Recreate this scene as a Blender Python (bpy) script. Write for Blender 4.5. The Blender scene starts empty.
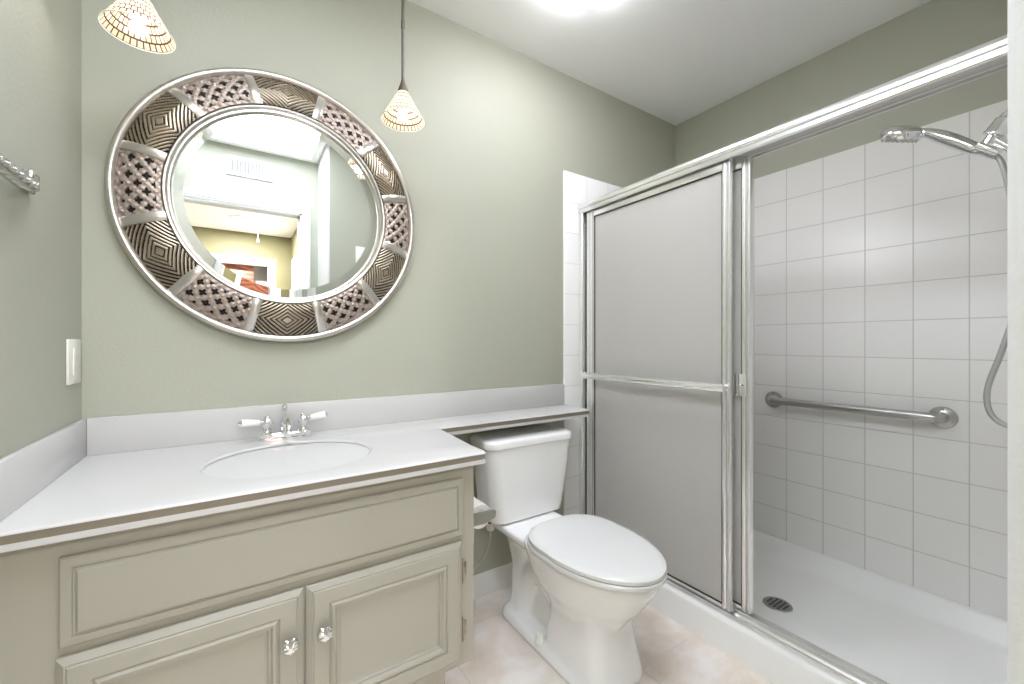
import bpy, bmesh, math, random
from mathutils import Vector, Matrix
random.seed(4)
S = bpy.context.scene
COL = S.collection
PI = math.pi

# ------------------------------------------------------------------ camera, world, exposure
YAW = 0.58756
CAM = Vector((0.3426, -1.5745, 1.092))
cam_d = bpy.data.cameras.new('camera')
cam_d.sensor_fit = 'HORIZONTAL'
cam_d.sensor_width = 36.0
cam_d.lens = 36.0 * 416.565 / 1024.0
cam_d.shift_y = 0.0005
cam_d.clip_start = 0.02
cam = bpy.data.objects.new('camera', cam_d)
cam.location = CAM
cam.rotation_euler = (PI / 2, 0, -YAW)
COL.objects.link(cam)
S.camera = cam
S.view_settings.view_transform = 'Standard'
S.view_settings.look = 'None'
S.view_settings.gamma = 1.0
S.view_settings.use_curve_mapping = False
S.view_settings.exposure = 0.06
world = bpy.data.worlds.new('world')
S.world = world
world.use_nodes = True
world.node_tree.nodes['Background'].inputs[0].default_value = (0.75, 0.85, 1.0, 1)
world.node_tree.nodes['Background'].inputs[1].default_value = 0.6
S.cycles.use_denoising = True
S.cycles.max_bounces = 14
S.cycles.diffuse_bounces = 8
S.cycles.glossy_bounces = 6
S.cycles.transmission_bounces = 10
S.cycles.transparent_max_bounces = 10
S.cycles.caustics_reflective = False
S.cycles.caustics_refractive = False
S.cycles.sample_clamp_indirect = 6.0

SKYLIGHT = 9.2      # glow of the daylight diffuser
BULB = 0.4           # watts of each pendant bulb
FAN = 42.0            # glow of the lens added to the ceiling fan to brighten the room
FAN_DROP = 0.038  # drop chosen so the added lens also lights the ceiling
HALL = 78.0          # watts of the hall downlight


# ------------------------------------------------------------------ materials
def srgb(r, g, b):
    f = lambda c: (c / 255 / 12.92) if c / 255 <= 0.04045 else ((c / 255 + 0.055) / 1.055) ** 2.4
    return (f(r), f(g), f(b), 1)


class NT:
    def __init__(self, name):
        self.m = bpy.data.materials.new(name)
        self.m.use_nodes = True
        self.t = self.m.node_tree
        self.b = self.t.nodes['Principled BSDF']

    def n(self, typ, **kw):
        nd = self.t.nodes.new(typ)
        for k, v in kw.items():
            setattr(nd, k, v)
        return nd

    def l(self, a, b):
        self.t.links.new(a, b)

    def math(self, op, a, b=None, c=None):
        nd = self.n('ShaderNodeMath', operation=op)
        for i, x in enumerate((a, b, c)):
            if x is None:
                continue
            if isinstance(x, (int, float)):
                nd.inputs[i].default_value = x
            else:
                self.l(x, nd.inputs[i])
        return nd.outputs[0]

    def mix(self, fac, a, b):
        nd = self.n('ShaderNodeMix', data_type='RGBA')
        for s, x in ((nd.inputs[0], fac), (nd.inputs[6], a), (nd.inputs[7], b)):
            if isinstance(x, (int, float)):
                s.default_value = x
            elif isinstance(x, tuple):
                s.default_value = x
            else:
                self.l(x, s)
        return nd.outputs[2]

    def bump(self, h, strength, dist=0.002):
        nd = self.n('ShaderNodeBump')
        nd.inputs['Strength'].default_value = strength
        nd.inputs['Distance'].default_value = dist
        self.l(h, nd.inputs['Height'])
        self.l(nd.outputs[0], self.b.inputs['Normal'])

    def noise(self, scale, detail=3, rough=0.5, coord=None):
        nd = self.n('ShaderNodeTexNoise')
        nd.inputs['Scale'].default_value = scale
        nd.inputs['Detail'].default_value = detail
        nd.inputs['Roughness'].default_value = rough
        if coord is None:
            coord = self.n('ShaderNodeTexCoord').outputs['Object']
        self.l(coord, nd.inputs['Vector'])
        return nd.outputs[0]

    def set(self, color=None, rough=None, metal=None, **kw):
        if color is not None:
            self.b.inputs['Base Color'].default_value = color
        if rough is not None:
            self.b.inputs['Roughness'].default_value = rough
        if metal is not None:
            self.b.inputs['Metallic'].default_value = metal
        for k, v in kw.items():
            self.b.inputs[k].default_value = v
        return self


def plain(name, color, rough=0.5, metal=0.0, bump=0.0, scale=200, var=0.0, **kw):
    t = NT(name).set(color, rough, metal, **kw)
    if bump:
        t.bump(t.noise(scale, 3), bump)
    if var:
        c2 = tuple(min(1, c * (1 - var)) for c in color[:3]) + (1,)
        t.l(t.mix(t.noise(6, 4), color, c2), t.b.inputs['Base Color'])
    return t.m


M = {}
M['sage'] = plain('sage_paint', srgb(175, 176, 161), 0.6, bump=0.34, scale=110)
M['ceiling'] = plain('ceiling_paint', srgb(249, 249, 249), 0.8, bump=0.15, scale=150)
M['entry'] = plain('pale_wall_and_lit_sage', srgb(226, 226, 225), 0.7, bump=0.5, scale=90)  # on wall_entry_side, skylight brightness is put into the colour of sage paint
M['olive'] = plain('olive_hall_paint', srgb(124, 119, 86), 0.6, bump=0.1, scale=120)
M['trim'] = plain('white_trim_paint', srgb(240, 240, 238), 0.35)
M['counter'] = plain('white_solid_surface', srgb(203, 202, 201), 0.22, var=0.02)
M['bowl_white'] = plain('white_sink_bowl', srgb(208, 208, 207), 0.15)
M['stripe'] = plain('taupe_inlay', srgb(128, 120, 106), 0.4)
M['cabinet'] = plain('greige_cabinet_paint', srgb(168, 165, 153), 0.36, bump=0.05, scale=300)
M['porcelain'] = plain('white_porcelain', srgb(249, 249, 249), 0.08, **{'Coat Weight': 0.4})
M['seat'] = plain('white_seat_plastic', srgb(233, 233, 233), 0.2)
M['plastic'] = plain('white_plastic', srgb(238, 237, 230), 0.3)
M['acrylic'] = plain('white_shower_acrylic', srgb(250, 250, 249), 0.3)
M['chrome'] = plain('chrome', (0.86, 0.86, 0.87, 1), 0.07, 1.0)
M['aluminium'] = plain('bright_anodised_aluminium', (0.92, 0.915, 0.91, 1), 0.27, 0.9)
M['steel'] = plain('brushed_steel', (0.50, 0.49, 0.48, 1), 0.30, 1.0, bump=0.05, scale=600)
M['satin'] = plain('satin_nickel', (0.62, 0.61, 0.60, 1), 0.22, 1.0)
M['rubber'] = plain('black_gasket', (0.02, 0.02, 0.02, 1), 0.5)
M['dark'] = plain('dark_hole', (0.015, 0.015, 0.015, 1), 0.7)
M['bronze'] = plain('bronze_brown_metal', (0.105, 0.09, 0.072, 1), 0.42, 0.5)
M['brass'] = plain('aged_hinge_metal', (0.42, 0.36, 0.28, 1), 0.35, 1.0)
M['lattice'] = plain('champagne_silver_lattice', srgb(180, 166, 157), 0.45, 0.55, bump=0.3, scale=500)
M['diamond'] = plain('antique_silver_carved', srgb(178, 166, 148), 0.34, 0.8, bump=0.15, scale=300)
M['patina'] = plain('dark_patina', srgb(34, 29, 26), 0.6, 0.2)
M['frame_silver'] = plain('frame_silver_leaf', srgb(205, 200, 194), 0.28, 0.85, bump=0.08, scale=250)
M['mirror'] = plain('mirror_silvering', (0.93, 0.95, 0.95, 1), 0.0, 1.0)
M['paper'] = plain('toilet_paper', srgb(244, 243, 240), 0.9, bump=0.1, scale=500)

M['hose'] = plain('braided_hose', (0.55, 0.55, 0.54, 1), 0.35, 0.9, bump=0.4, scale=900)

t = NT('brown_wood')
w = t.n('ShaderNodeTexWave', wave_type='RINGS', rings_direction='Y')
w.inputs['Scale'].default_value = 6
w.inputs['Distortion'].default_value = 7
w.inputs['Detail'].default_value = 3
t.l(t.n('ShaderNodeTexCoord').outputs['Object'], w.inputs['Vector'])
t.l(t.mix(w.outputs['Fac'], srgb(118, 66, 50), srgb(164, 104, 80)), t.b.inputs['Base Color'])
t.set(rough=0.4)
M['walnut'] = t.m

t = NT('knob_glass')
t.set((0.93, 0.93, 0.93, 1), 0.05, 0.35)
t.b.inputs['Coat Weight'].default_value = 1.0
M['knob'] = t.m


def tile_mat(name, a, offa, b, offb, pa, pb, gw, tile, grout, rough, mottled=None, bump=0.35, ripple=0.0):
    """square tiles by object coordinates on the axes a and b, grout of half width gw"""
    t = NT(name)
    co = t.n('ShaderNodeTexCoord').outputs['Object']
    sp = t.n('ShaderNodeSeparateXYZ')
    t.l(co, sp.inputs[0])
    ds, ids = [], []
    for ax, off, p in ((a, offa, pa), (b, offb, pb)):
        v = t.math('DIVIDE', t.math('SUBTRACT', sp.outputs[ax], off), p)
        ids.append(t.math('FLOOR', v))
        d = t.math('MULTIPLY', t.math('PINGPONG', v, 0.5), p)
        ds.append(d)
    d = t.math('MINIMUM', ds[0], ds[1])
    mr = t.n('ShaderNodeMapRange')
    mr.inputs['From Min'].default_value = gw * 0.5
    mr.inputs['From Max'].default_value = gw * 1.5
    t.l(d, mr.inputs['Value'])
    fac = mr.outputs[0]
    wn = t.n('ShaderNodeTexWhiteNoise', noise_dimensions='2D')
    cb = t.n('ShaderNodeCombineXYZ')
    t.l(ids[0], cb.inputs[0])
    t.l(ids[1], cb.inputs[1])
    t.l(cb.outputs[0], wn.inputs['Vector'])
    lo = tuple(c * 0.965 for c in tile[:3]) + (1,)
    base = t.mix(wn.outputs['Value'], tile, lo)
    if mottled:
        n1 = t.noise(5.5, 6, 0.62)
        r = t.n('ShaderNodeMapRange')
        r.inputs['From Min'].default_value = 0.38
        r.inputs['From Max'].default_value = 0.66
        t.l(n1, r.inputs['Value'])
        base = t.mix(r.outputs[0], base, mottled)
        n2 = t.noise(38, 4, 0.7)
        r2 = t.n('ShaderNodeMapRange')
        r2.inputs['From Min'].default_value = 0.62
        r2.inputs['From Max'].default_value = 0.75
        r2.inputs['To Max'].default_value = 0.35
        t.l(n2, r2.inputs['Value'])
        base = t.mix(r2.outputs[0], base, srgb(246, 241, 237))
    t.l(t.mix(fac, grout, base), t.b.inputs['Base Color'])
    rr = t.n('ShaderNodeMapRange')
    rr.inputs['To Min'].default_value = 0.8
    rr.inputs['To Max'].default_value = rough
    t.l(fac, rr.inputs['Value'])
    t.l(rr.outputs[0], t.b.inputs['Roughness'])
    h = fac
    if ripple:
        h = t.math('ADD', fac, t.math('MULTIPLY', t.noise(14, 2), ripple))
    t.bump(h, bump, 0.002)
    return t.m


TP = 0.1524
TZ = 1.943
M['tile_right'] = tile_mat('white_wall_tile_right', 1, -0.4704, 2, TZ, TP, TP, 0.0016, srgb(242, 240, 238), srgb(206, 203, 199), 0.34, ripple=0.5)
M['tile_back'] = tile_mat('white_wall_tile_back', 0, 1.694, 2, TZ, TP, TP, 0.0016, srgb(244, 244, 243), srgb(212, 210, 207), 0.15, ripple=0.6)
M['floor'] = tile_mat('travertine_floor_tile', 0, 0.97, 1, -0.15, 0.505, 0.505, 0.0035, srgb(251, 245, 242), srgb(226, 220, 215), 0.4, mottled=srgb(228, 214, 201), bump=0.25)

# obscure glass of the sliding panels: a diffusing pane that still lets blurred shapes through
t = NT('obscure_glass')
t.set((0.95, 0.92, 0.885, 1), 0.42)
t.b.inputs['Transmission Weight'].default_value = 0.45
t.b.inputs['IOR'].default_value = 1.35
t.bump(t.noise(420, 2), 0.25, 0.001)
M['obscure'] = t.m

# skylight diffuser
t = NT('daylight_diffuser')
t.set((0.9, 0.9, 0.9, 1), 0.4)
t.b.inputs['Emission Color'].default_value = (0.90, 0.96, 1.07, 1)
t.b.inputs['Emission Strength'].default_value = SKYLIGHT
M['diffuser'] = t.m
t = NT('lamp_glow')
t.set((0.9, 0.9, 0.9, 1), 0.4)
t.b.inputs['Emission Color'].default_value = (1.0, 0.93, 0.82, 1)
t.b.inputs['Emission Strength'].default_value = 5
M['glow'] = t.m

t = NT('added_fan_light_lens')
t.set((0.9, 0.9, 0.9, 1), 0.4)
t.b.inputs['Emission Color'].default_value = (0.97, 0.97, 1.04, 1)
t.b.inputs['Emission Strength'].default_value = FAN
M['added_fan_lens'] = t.m

t = NT('hall_light_lens')
t.set((0.9, 0.9, 0.9, 1), 0.4)
t.b.inputs['Emission Color'].default_value = (1.0, 0.98, 0.95, 1)
t.b.inputs['Emission Strength'].default_value = 30
M['hall_lens'] = t.m

# shell mosaic of the pendant shades (u round the shade, v up it)
t = NT('shell_mosaic')
uv = t.n('ShaderNodeTexCoord').outputs['UV']
br = t.n('ShaderNodeTexBrick')
br.offset = 0.5
br.inputs['Color1'].default_value = srgb(250, 240, 222)
br.inputs['Color2'].default_value = srgb(240, 222, 192)
br.inputs['Mortar'].default_value = srgb(96, 68, 44)
br.inputs['Scale'].default_value = 1.0
br.inputs['Mortar Size'].default_value = 0.13
br.inputs['Mortar Smooth'].default_value = 0.3
br.inputs['Brick Width'].default_value = 1.0
br.inputs['Row Height'].default_value = 1.0
t.l(uv, br.inputs['Vector'])
dif = t.n('ShaderNodeBsdfDiffuse')
trl = t.n('ShaderNodeBsdfTranslucent')
gls = t.n('ShaderNodeBsdfGlossy')
gls.inputs['Roughness'].default_value = 0.15
for nd in (dif, trl):
    t.l(br.outputs['Color'], nd.inputs['Color'])
m1 = t.n('ShaderNodeMixShader')
m1.inputs[0].default_value = 0.55
t.l(dif.outputs[0], m1.inputs[1])
t.l(trl.outputs[0], m1.inputs[2])
m2 = t.n('ShaderNodeMixShader')
m2.inputs[0].default_value = 0.06
t.l(m1.outputs[0], m2.inputs[1])
t.l(gls.outputs[0], m2.inputs[2])
t.l(m2.outputs[0], t.t.nodes['Material Output'].inputs['Surface'])
M['shell'] = t.m


# ------------------------------------------------------------------ mesh helpers
def catmull(pts, n=8):
    pts = [Vector(p) for p in pts]
    P = [pts[0] * 2 - pts[1]] + pts + [pts[-1] * 2 - pts[-2]]
    out = []
    for i in range(1, len(P) - 2):
        a, b, c, d = P[i - 1:i + 3]
        for k in range(n):
            u = k / n
            out.append(0.5 * ((2 * b) + (c - a) * u + (2 * a - 5 * b + 4 * c - d) * u * u + (3 * b - a - 3 * c + d) * u ** 3))
    out.append(pts[-1])
    return out


class MB:
    def __init__(self):
        self.bm = bmesh.new()

    def box(self, lo, hi, bevel=0.0, seg=2, mi=0):
        lo, hi = Vector(lo), Vector(hi)
        r = bmesh.ops.create_cube(self.bm, size=1.0)
        vs = r['verts']
        for v in vs:
            v.co = Vector(((v.co.x + 0.5) * (hi.x - lo.x) + lo.x, (v.co.y + 0.5) * (hi.y - lo.y) + lo.y, (v.co.z + 0.5) * (hi.z - lo.z) + lo.z))
        fs = set(f for v in vs for f in v.link_faces)
        for f in fs:
            f.material_index = mi
        if bevel:
            es = list(set(e for v in vs for e in v.link_edges))
            bmesh.ops.bevel(self.bm, geom=es, offset=bevel, segments=seg, profile=0.5, affect='EDGES', clamp_overlap=True)
        return self

    def loft(self, loops, closed=True, cap0=True, cap1=True, mi=0, ring=False):
        vl = [[self.bm.verts.new(p) for p in lp] for lp in loops]
        n = len(vl[0])
        pairs = list(zip(vl[:-1], vl[1:]))
        if ring:
            pairs.append((vl[-1], vl[0]))
        for A, B in pairs:
            for i in range(n if closed else n - 1):
                j = (i + 1) % n
                f = self.bm.faces.new((A[i], A[j], B[j], B[i]))
                f.material_index = mi
        if not ring and closed:
            if cap0:
                f = self.bm.faces.new(list(reversed(vl[0])))
                f.material_index = mi
            if cap1:
                f = self.bm.faces.new(vl[-1])
                f.material_index = mi
        return self

    def tube(self, path, r, n=12, mi=0, ring=False, flat=None):
        path = [Vector(p) for p in path]
        N = len(path)
        rs = r if isinstance(r, (list, tuple)) else [r] * N
        loops = []
        up = None
        for i, p in enumerate(path):
            if ring:
                d = path[(i + 1) % N] - path[i - 1]
            else:
                d = path[min(i + 1, N - 1)] - path[max(i - 1, 0)]
            d.normalize()
            if up is None:
                up = Vector((0, 0, 1)) if abs(d.z) < 0.9 else Vector((0, 1, 0))
            s = d.cross(up).normalized()
            up = s.cross(d).normalized()
            k = flat or 1.0
            loops.append([p + (s * math.cos(2 * PI * j / n) + up * (k * math.sin(2 * PI * j / n))) * rs[i] for j in range(n)])
        return self.loft(loops, ring=ring, mi=mi)

    def lathe(self, prof, c=(0, 0, 0), axis='z', n=32, mi=0, cap=True, uvs=None):
        """prof: (radius, height) along the axis from point c"""
        c = Vector(c)
        loops = []
        for r, h in prof:
            r = max(r, 1e-5)
            lp = []
            for j in range(n):
                a = 2 * PI * j / n
                x, y = r * math.cos(a), r * math.sin(a)
                if axis == 'z':
                    q = Vector((x, y, h))
                elif axis == 'y':
                    q = Vector((x, h, y))
                elif axis == '-y':
                    q = Vector((x, -h, y))
                elif axis == '-x':
                    q = Vector((-h, x, y))
                else:
                    q = Vector((h, x, y))
                lp.append(c + q)
            loops.append(lp)
        return self.loft(loops, cap0=cap, cap1=cap, mi=mi)

    def prism(self, poly, z0, z1, bevel=0.0, mi=0, seg=2):
        """vertical prism over a 2D polygon"""
        lo = [Vector((p[0], p[1], z0)) for p in poly]
        hi = [Vector((p[0], p[1], z1)) for p in poly]
        vs0 = len(self.bm.verts)
        self.loft([lo, hi], mi=mi)
        if bevel:
            self.bm.verts.ensure_lookup_table()
            vs = self.bm.verts[vs0:]
            top = [e for e in set(e for v in vs for e in v.link_edges) if len(e.link_faces) == 2 and any(len(f.verts) > 4 or abs(f.calc_center_median().z - z1) < 1e-6 or abs(f.calc_center_median().z - z0) < 1e-6 for f in e.link_faces)]
            bmesh.ops.bevel(self.bm, geom=top, offset=bevel, segments=seg, profile=0.5, affect='EDGES', clamp_overlap=True)
        return self

    def rects(self, x0, x1, z0, z1, steps, mi=0):
        """panel facing -y: successive rectangles (inset, y); closed front and back"""
        loops = []
        for ins, y in steps:
            loops.append([Vector((x0 + ins, y, z0 + ins)), Vector((x1 - ins, y, z0 + ins)), Vector((x1 - ins, y, z1 - ins)), Vector((x0 + ins, y, z1 - ins))])
        return self.loft(loops, mi=mi)

    def xf(self, mat, start=0):
        self.bm.verts.ensure_lookup_table()
        bmesh.ops.transform(self.bm, matrix=mat, verts=self.bm.verts[start:])
        return self

    def count(self):
        return len(self.bm.verts)

    def build(self, name, mats, parent=None, smooth=True, angle=35):
        bmesh.ops.recalc_face_normals(self.bm, faces=self.bm.faces)
        me = bpy.data.meshes.new(name)
        if smooth:
            for f in self.bm.faces:
                f.smooth = True
            lim = math.radians(angle)
            for e in self.bm.edges:
                if len(e.link_faces) == 2:
                    e.smooth = e.calc_face_angle(0) < lim
        self.bm.to_mesh(me)
        self.bm.free()
        for m in (mats if isinstance(mats, (list, tuple)) else [mats]):
            me.materials.append(m)
        o = bpy.data.objects.new(name, me)
        COL.objects.link(o)
        if parent is not None:
            o.parent = parent
            o.matrix_parent_inverse = Matrix.Translation(parent_world(parent)).inverted()
        return o


def parent_world(o):
    # meshes are built in world coordinates, so a mesh parent adds no offset of its own
    return o.location.copy() if o.type == 'EMPTY' else Vector((0, 0, 0))


def thing(name, label, cat, loc=(0, 0, 0), group=None):
    o = bpy.data.objects.new(name, None)
    o.empty_display_size = 0.05
    o.location = loc
    COL.objects.link(o)
    return tag(o, label, cat, group)


def tag(o, label, cat, group=None):
    o['label'] = label
    o['category'] = cat
    if group:
        o['group'] = group
    return o


def struct(o, label=None):
    o['kind'] = 'structure'
    if label:
        o['label'] = label
    return o


def ellipse(cx, cy, rx, ry, z, n=48, a0=0.0):
    return [Vector((cx + rx * math.cos(2 * PI * i / n + a0), cy + ry * math.sin(2 * PI * i / n + a0), z)) for i in range(n)]


def rrect(x0, x1, y0, y1, r, z, k=6):
    pts = []
    for cx, cy, a in ((x1 - r, y1 - r, 0), (x0 + r, y1 - r, 90), (x0 + r, y0 + r, 180), (x1 - r, y0 + r, 270)):
        for i in range(k + 1):
            t_ = math.radians(a + 90 * i / k)
            pts.append(Vector((cx + r * math.cos(t_), cy + r * math.sin(t_), z)))
    return pts


# ------------------------------------------------------------------ room shell
RW = 2.598        # inner face of the right wall
CZ = 2.424        # ceiling
DW = -1.90        # entry (door) wall, inner face
PW = -1.516       # shower end wall, inner face
PX = 0.8590       # free end of the shower end wall
HL, HR, HF = -0.55, 0.945, -4.50   # hall: left, right, far

mb = MB(); mb.box((-0.1, DW - 0.06, -0.08), (RW + 0.1, 0.1, 0)); mb.box((HL - 0.1, HF - 0.1, -0.08), (HR + 0.1, DW - 0.06, 0))
struct(mb.build('floor', M['floor'], smooth=False))
mb = MB(); mb.box((-0.1, 0, 0), (RW + 0.1, 0.1, CZ)); struct(mb.build('wall_back', M['sage'], smooth=False))
mb = MB(); mb.box((-0.1, DW - 0.1, 0), (0, 0, CZ)); struct(mb.build('wall_left', M['sage'], smooth=False))
mb = MB(); mb.box((RW, DW - 0.1, 0), (RW + 0.1, 0, CZ)); struct(mb.build('wall_right', M['sage'], smooth=False))
mb = MB(); mb.box((PX + 0.014, PW - 0.10, 0), (RW, PW, CZ)); struct(mb.build('wall_shower_end', M['sage'], smooth=False))
# the free end of that wall, facing the entry
mb = MB(); mb.prism([(PX, DW), (PX + 0.014, DW), (PX + 0.014, PW), (PX + 0.006, PW), (PX + 0.002, PW - 0.003), (PX, PW - 0.008)], 0, CZ)
struct(mb.build('wall_entry_side', M['entry']))
# entry wall with its door opening
DX0, DX1, DZ = 0.055, 0.753, 2.03
mb = MB()
mb.box((0, DW - 0.10, 0), (DX0, DW, CZ)); mb.box((DX1, DW - 0.10, 0), (PX + 0.014, DW, CZ)); mb.box((DX0, DW - 0.10, DZ), (DX1, DW, CZ))
struct(mb.build('wall_entry', M['sage'], smooth=False))
# ceiling with the skylight opening, and the hall ceiling beyond
SHAFT = 0.2
SX0, SX1, SY0, SY1 = 0.08, 0.80, -1.81, -0.62
mb = MB()
for lo, hi in (((-0.1, SY1 + 0.01, CZ), (RW + 0.1, 0.1, CZ + 0.08)), ((-0.1, SY0 - 0.01, CZ), (SX0 - 0.01, SY1 + 0.01, CZ + 0.08)), ((SX1 + 0.01, SY0 - 0.01, CZ), (RW + 0.1, SY1 + 0.01, CZ + 0.08)), ((-0.1, DW - 0.1, CZ), (RW + 0.1, SY0 - 0.01, CZ + 0.08)), ((HL - 0.1, HF - 0.1, CZ), (HR + 0.1, DW - 0.1, CZ + 0.08))):
    mb.box(lo, hi)
struct(mb.build('ceiling', M['ceiling'], smooth=False))
# skylight
win = bpy.data.objects.new('window_1', None); win.location = ((SX0 + SX1) / 2, (SY0 + SY1) / 2, CZ); COL.objects.link(win); struct(win, 'frosted ceiling skylight above the entry, seen in the round mirror')
mb = MB()
for lo, hi in (((SX0 - 0.045, SY0 - 0.05, CZ - 0.016), (SX1 + 0.045, SY0, CZ)), ((SX0 - 0.045, SY1, CZ - 0.016), (SX1 + 0.045, SY1 + 0.05, CZ)), ((SX0 - 0.045, SY0, CZ - 0.016), (SX0, SY1, CZ)), ((SX1, SY0, CZ - 0.016), (SX1 + 0.045, SY1, CZ))):
    mb.box(lo, hi, 0.003)
mb.build('frame', M['trim'], win)
mb = MB(); mb.box((SX0, SY0, CZ + SHAFT), (SX1, SY1, CZ + SHAFT + 0.01)); mb.build('diffuser_pane', M['diffuser'], win, smooth=False)
mb = MB()
for lo, hi in (((SX0 - 0.01, SY0 - 0.01, CZ + 0.001), (SX0, SY1 + 0.01, CZ + SHAFT)), ((SX1, SY0 - 0.01, CZ + 0.001), (SX1 + 0.01, SY1 + 0.01, CZ + SHAFT)), ((SX0, SY0 - 0.01, CZ + 0.001), (SX1, SY0, CZ + SHAFT)), ((SX0, SY1, CZ + 0.001), (SX1, SY1 + 0.01, CZ + SHAFT))):
    mb.box(lo, hi)
mb.build('shaft', M['ceiling'], win, smooth=False)
# hall
mb = MB(); mb.box((HR, HF - 0.1, 0), (HR + 0.1, DW - 0.1, CZ)); struct(mb.build('wall_hall_right', M['olive'], smooth=False))
mb = MB(); mb.box((HL - 0.1, HF - 0.1, 0), (HL, DW - 0.1, CZ)); struct(mb.build('wall_hall_left', M['olive'], smooth=False))
mb = MB(); mb.box((HL, DW - 0.12, 0), (-0.1, DW - 0.06, CZ)); mb.box((PX + 0.014, DW - 0.12, 0), (HR + 0.1, DW - 0.1, CZ))
struct(mb.build('wall_hall_near', M['olive'], smooth=False))
FX0, FX1, FZ = 0.02, 0.70, 2.055
mb = MB(); mb.box((HL, HF - 0.1, 0), (FX0, HF, CZ)); mb.box((FX1, HF - 0.1, 0), (HR, HF, CZ)); mb.box((FX0, HF - 0.1, FZ), (FX1, HF, CZ))
struct(mb.build('wall_hall_far', M['olive'], smooth=False))
mb = MB(); mb.box((HL, HF - 0.4, 0), (HR, HF - 0.3, CZ)); mb.box((HL - 0.1, HF - 0.3, 0), (HL, HF - 0.1, CZ)); mb.box((HR, HF - 0.3, 0), (HR + 0.1, HF - 0.1, CZ)); mb.box((HL - .1, HF - 0.4, CZ), (HR + .1, HF - 0.1, CZ + .08)); mb.box((HL - .1, HF - 0.4, -.08), (HR + .1, HF - 0.1, 0))
struct(mb.build('wall_far_room', M['entry'], smooth=False))


def casing(mb, x0, x1, z, y, s, w=0.066, d=0.018, flip=1):
    """door casing round an opening in a wall parallel to x, on the side s (+1: faces +y)"""
    for k, (ww, dd) in enumerate(((w, d * 0.6), (w * 0.62, d))):
        ya, yb = (y, y + s * dd) if s > 0 else (y - dd, y)
        off = w - ww if k == 0 else w - ww - 0.008
        mb.box((x0 - ww - off, ya, 0), (x0 - off, yb, z + ww + off), 0.003)
        mb.box((x1 + off, ya, 0), (x1 + ww + off, yb, z + ww + off), 0.003)
        mb.box((x0 - off, ya, z + off), (x1 + off, yb, z + ww + off), 0.003)


dr = bpy.data.objects.new('door_1', None); dr.location = ((DX0 + DX1) / 2, DW, 0); COL.objects.link(dr); struct(dr, 'white cased doorway to the hall, seen in the round mirror')
mb = MB(); casing(mb, DX0, DX1, DZ, DW, 1, w=0.055); mb.build('casing', M['trim'], dr)
mb = MB()
mb.box((DX0, DW - 0.1, 0), (DX0 + 0.012, DW, DZ)); mb.box((DX1 - 0.012, DW - 0.1, 0), (DX1, DW, DZ)); mb.box((DX0, DW - 0.1, DZ - 0.012), (DX1, DW, DZ))
mb.box((DX1 - 0.024, DW - 0.06, 0), (DX1 - 0.012, DW - 0.045, DZ - 0.012)); mb.box((DX0 + 0.012, DW - 0.06, DZ - 0.024), (DX1 - 0.012, DW - 0.045, DZ - 0.012))
mb.build('jamb', M['trim'], dr)
d2 = bpy.data.objects.new('door_2', None); d2.location = ((FX0 + FX1) / 2, HF, 0); COL.objects.link(d2); struct(d2, 'cased doorway at the far end of the hall with a brown wooden door')
mb = MB(); casing(mb, FX0, FX1, FZ, HF, 1, w=0.075); mb.build('casing', M['trim'], d2)
mb = MB(); mb.box((FX0, HF - 0.1, 0), (FX0 + 0.012, HF, FZ)); mb.box((FX1 - 0.012, HF - 0.1, 0), (FX1, HF, FZ)); mb.box((FX0, HF - 0.1, FZ - 0.012), (FX1, HF, FZ)); mb.build('jamb', M['trim'], d2)
mb = MB(); mb.box((FX0 + 0.012, HF - 0.16, 0.01), (FX0 + 0.52, HF - 0.12, FZ - 0.016), 0.002); mb.build('door_leaf', M['walnut'], d2)
for k, (ya, yb) in enumerate(((-3.05, -2.25), (-4.25, -3.45))):
    d3 = bpy.data.objects.new('door_%d' % (3 + k), None); d3.location = (HR, (ya + yb) / 2, 0); COL.objects.link(d3)
    struct(d3, 'white door in the right wall of the hall, ' + ('nearer the bathroom' if k == 0 else 'farther from the bathroom'))
    mb = MB()
    for a, b, zt in ((ya - 0.07, ya, 2.03), (yb, yb + 0.07, 2.03)):
        mb.box((HR - 0.018, a, 0), (HR, b, zt), 0.003)
    mb.box((HR - 0.018, ya - 0.07, 2.03), (HR, yb + 0.07, 2.10), 0.003)
    mb.build('casing', M['trim'], d3)
    mb = MB(); mb.box((HR - 0.008, ya, 0.01), (HR, yb, 2.03))
    for za, zb in ((0.2, 0.9), (1.05, 1.85)):
        for q in range(2):
            y0_ = ya + 0.1 + q * 0.32
            mb.box((HR - 0.014, y0_, za), (HR - 0.006, y0_ + 0.27, zb), 0.004)
    mb.build('door_leaf', M['trim'], d3)
# hall downlight
hl = thing('ceiling_light', 'round recessed ceiling light in the hall, seen in the mirror', 'light', (0.40, -3.83, CZ))
mb = MB(); mb.lathe([(0.075, 0), (0.11, 0), (0.11, -0.008), (0.075, -0.012)], (0.40, -3.83, CZ), n=40, cap=False); mb.bm.faces.ensure_lookup_table(); mb.build('trim_ring', M['trim'], hl)
mb = MB(); mb.lathe([(0.076, -0.002), (0.076, -0.005)], (0.40, -3.83, CZ), n=40); mb.build('lens', M['hall_lens'], hl)
ld = bpy.data.lights.new('hall_downlight', 'AREA'); ld.shape = 'DISK'; ld.size = 0.15; ld.energy = HALL; ld.color = (0.98, 0.96, 0.95)
lo_ = bpy.data.objects.new('hall_downlight', ld); lo_.location = (0.40, -3.83, CZ - 0.02); lo_.parent = hl; lo_.matrix_parent_inverse = Matrix.Translation(hl.location).inverted(); COL.objects.link(lo_)
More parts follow.
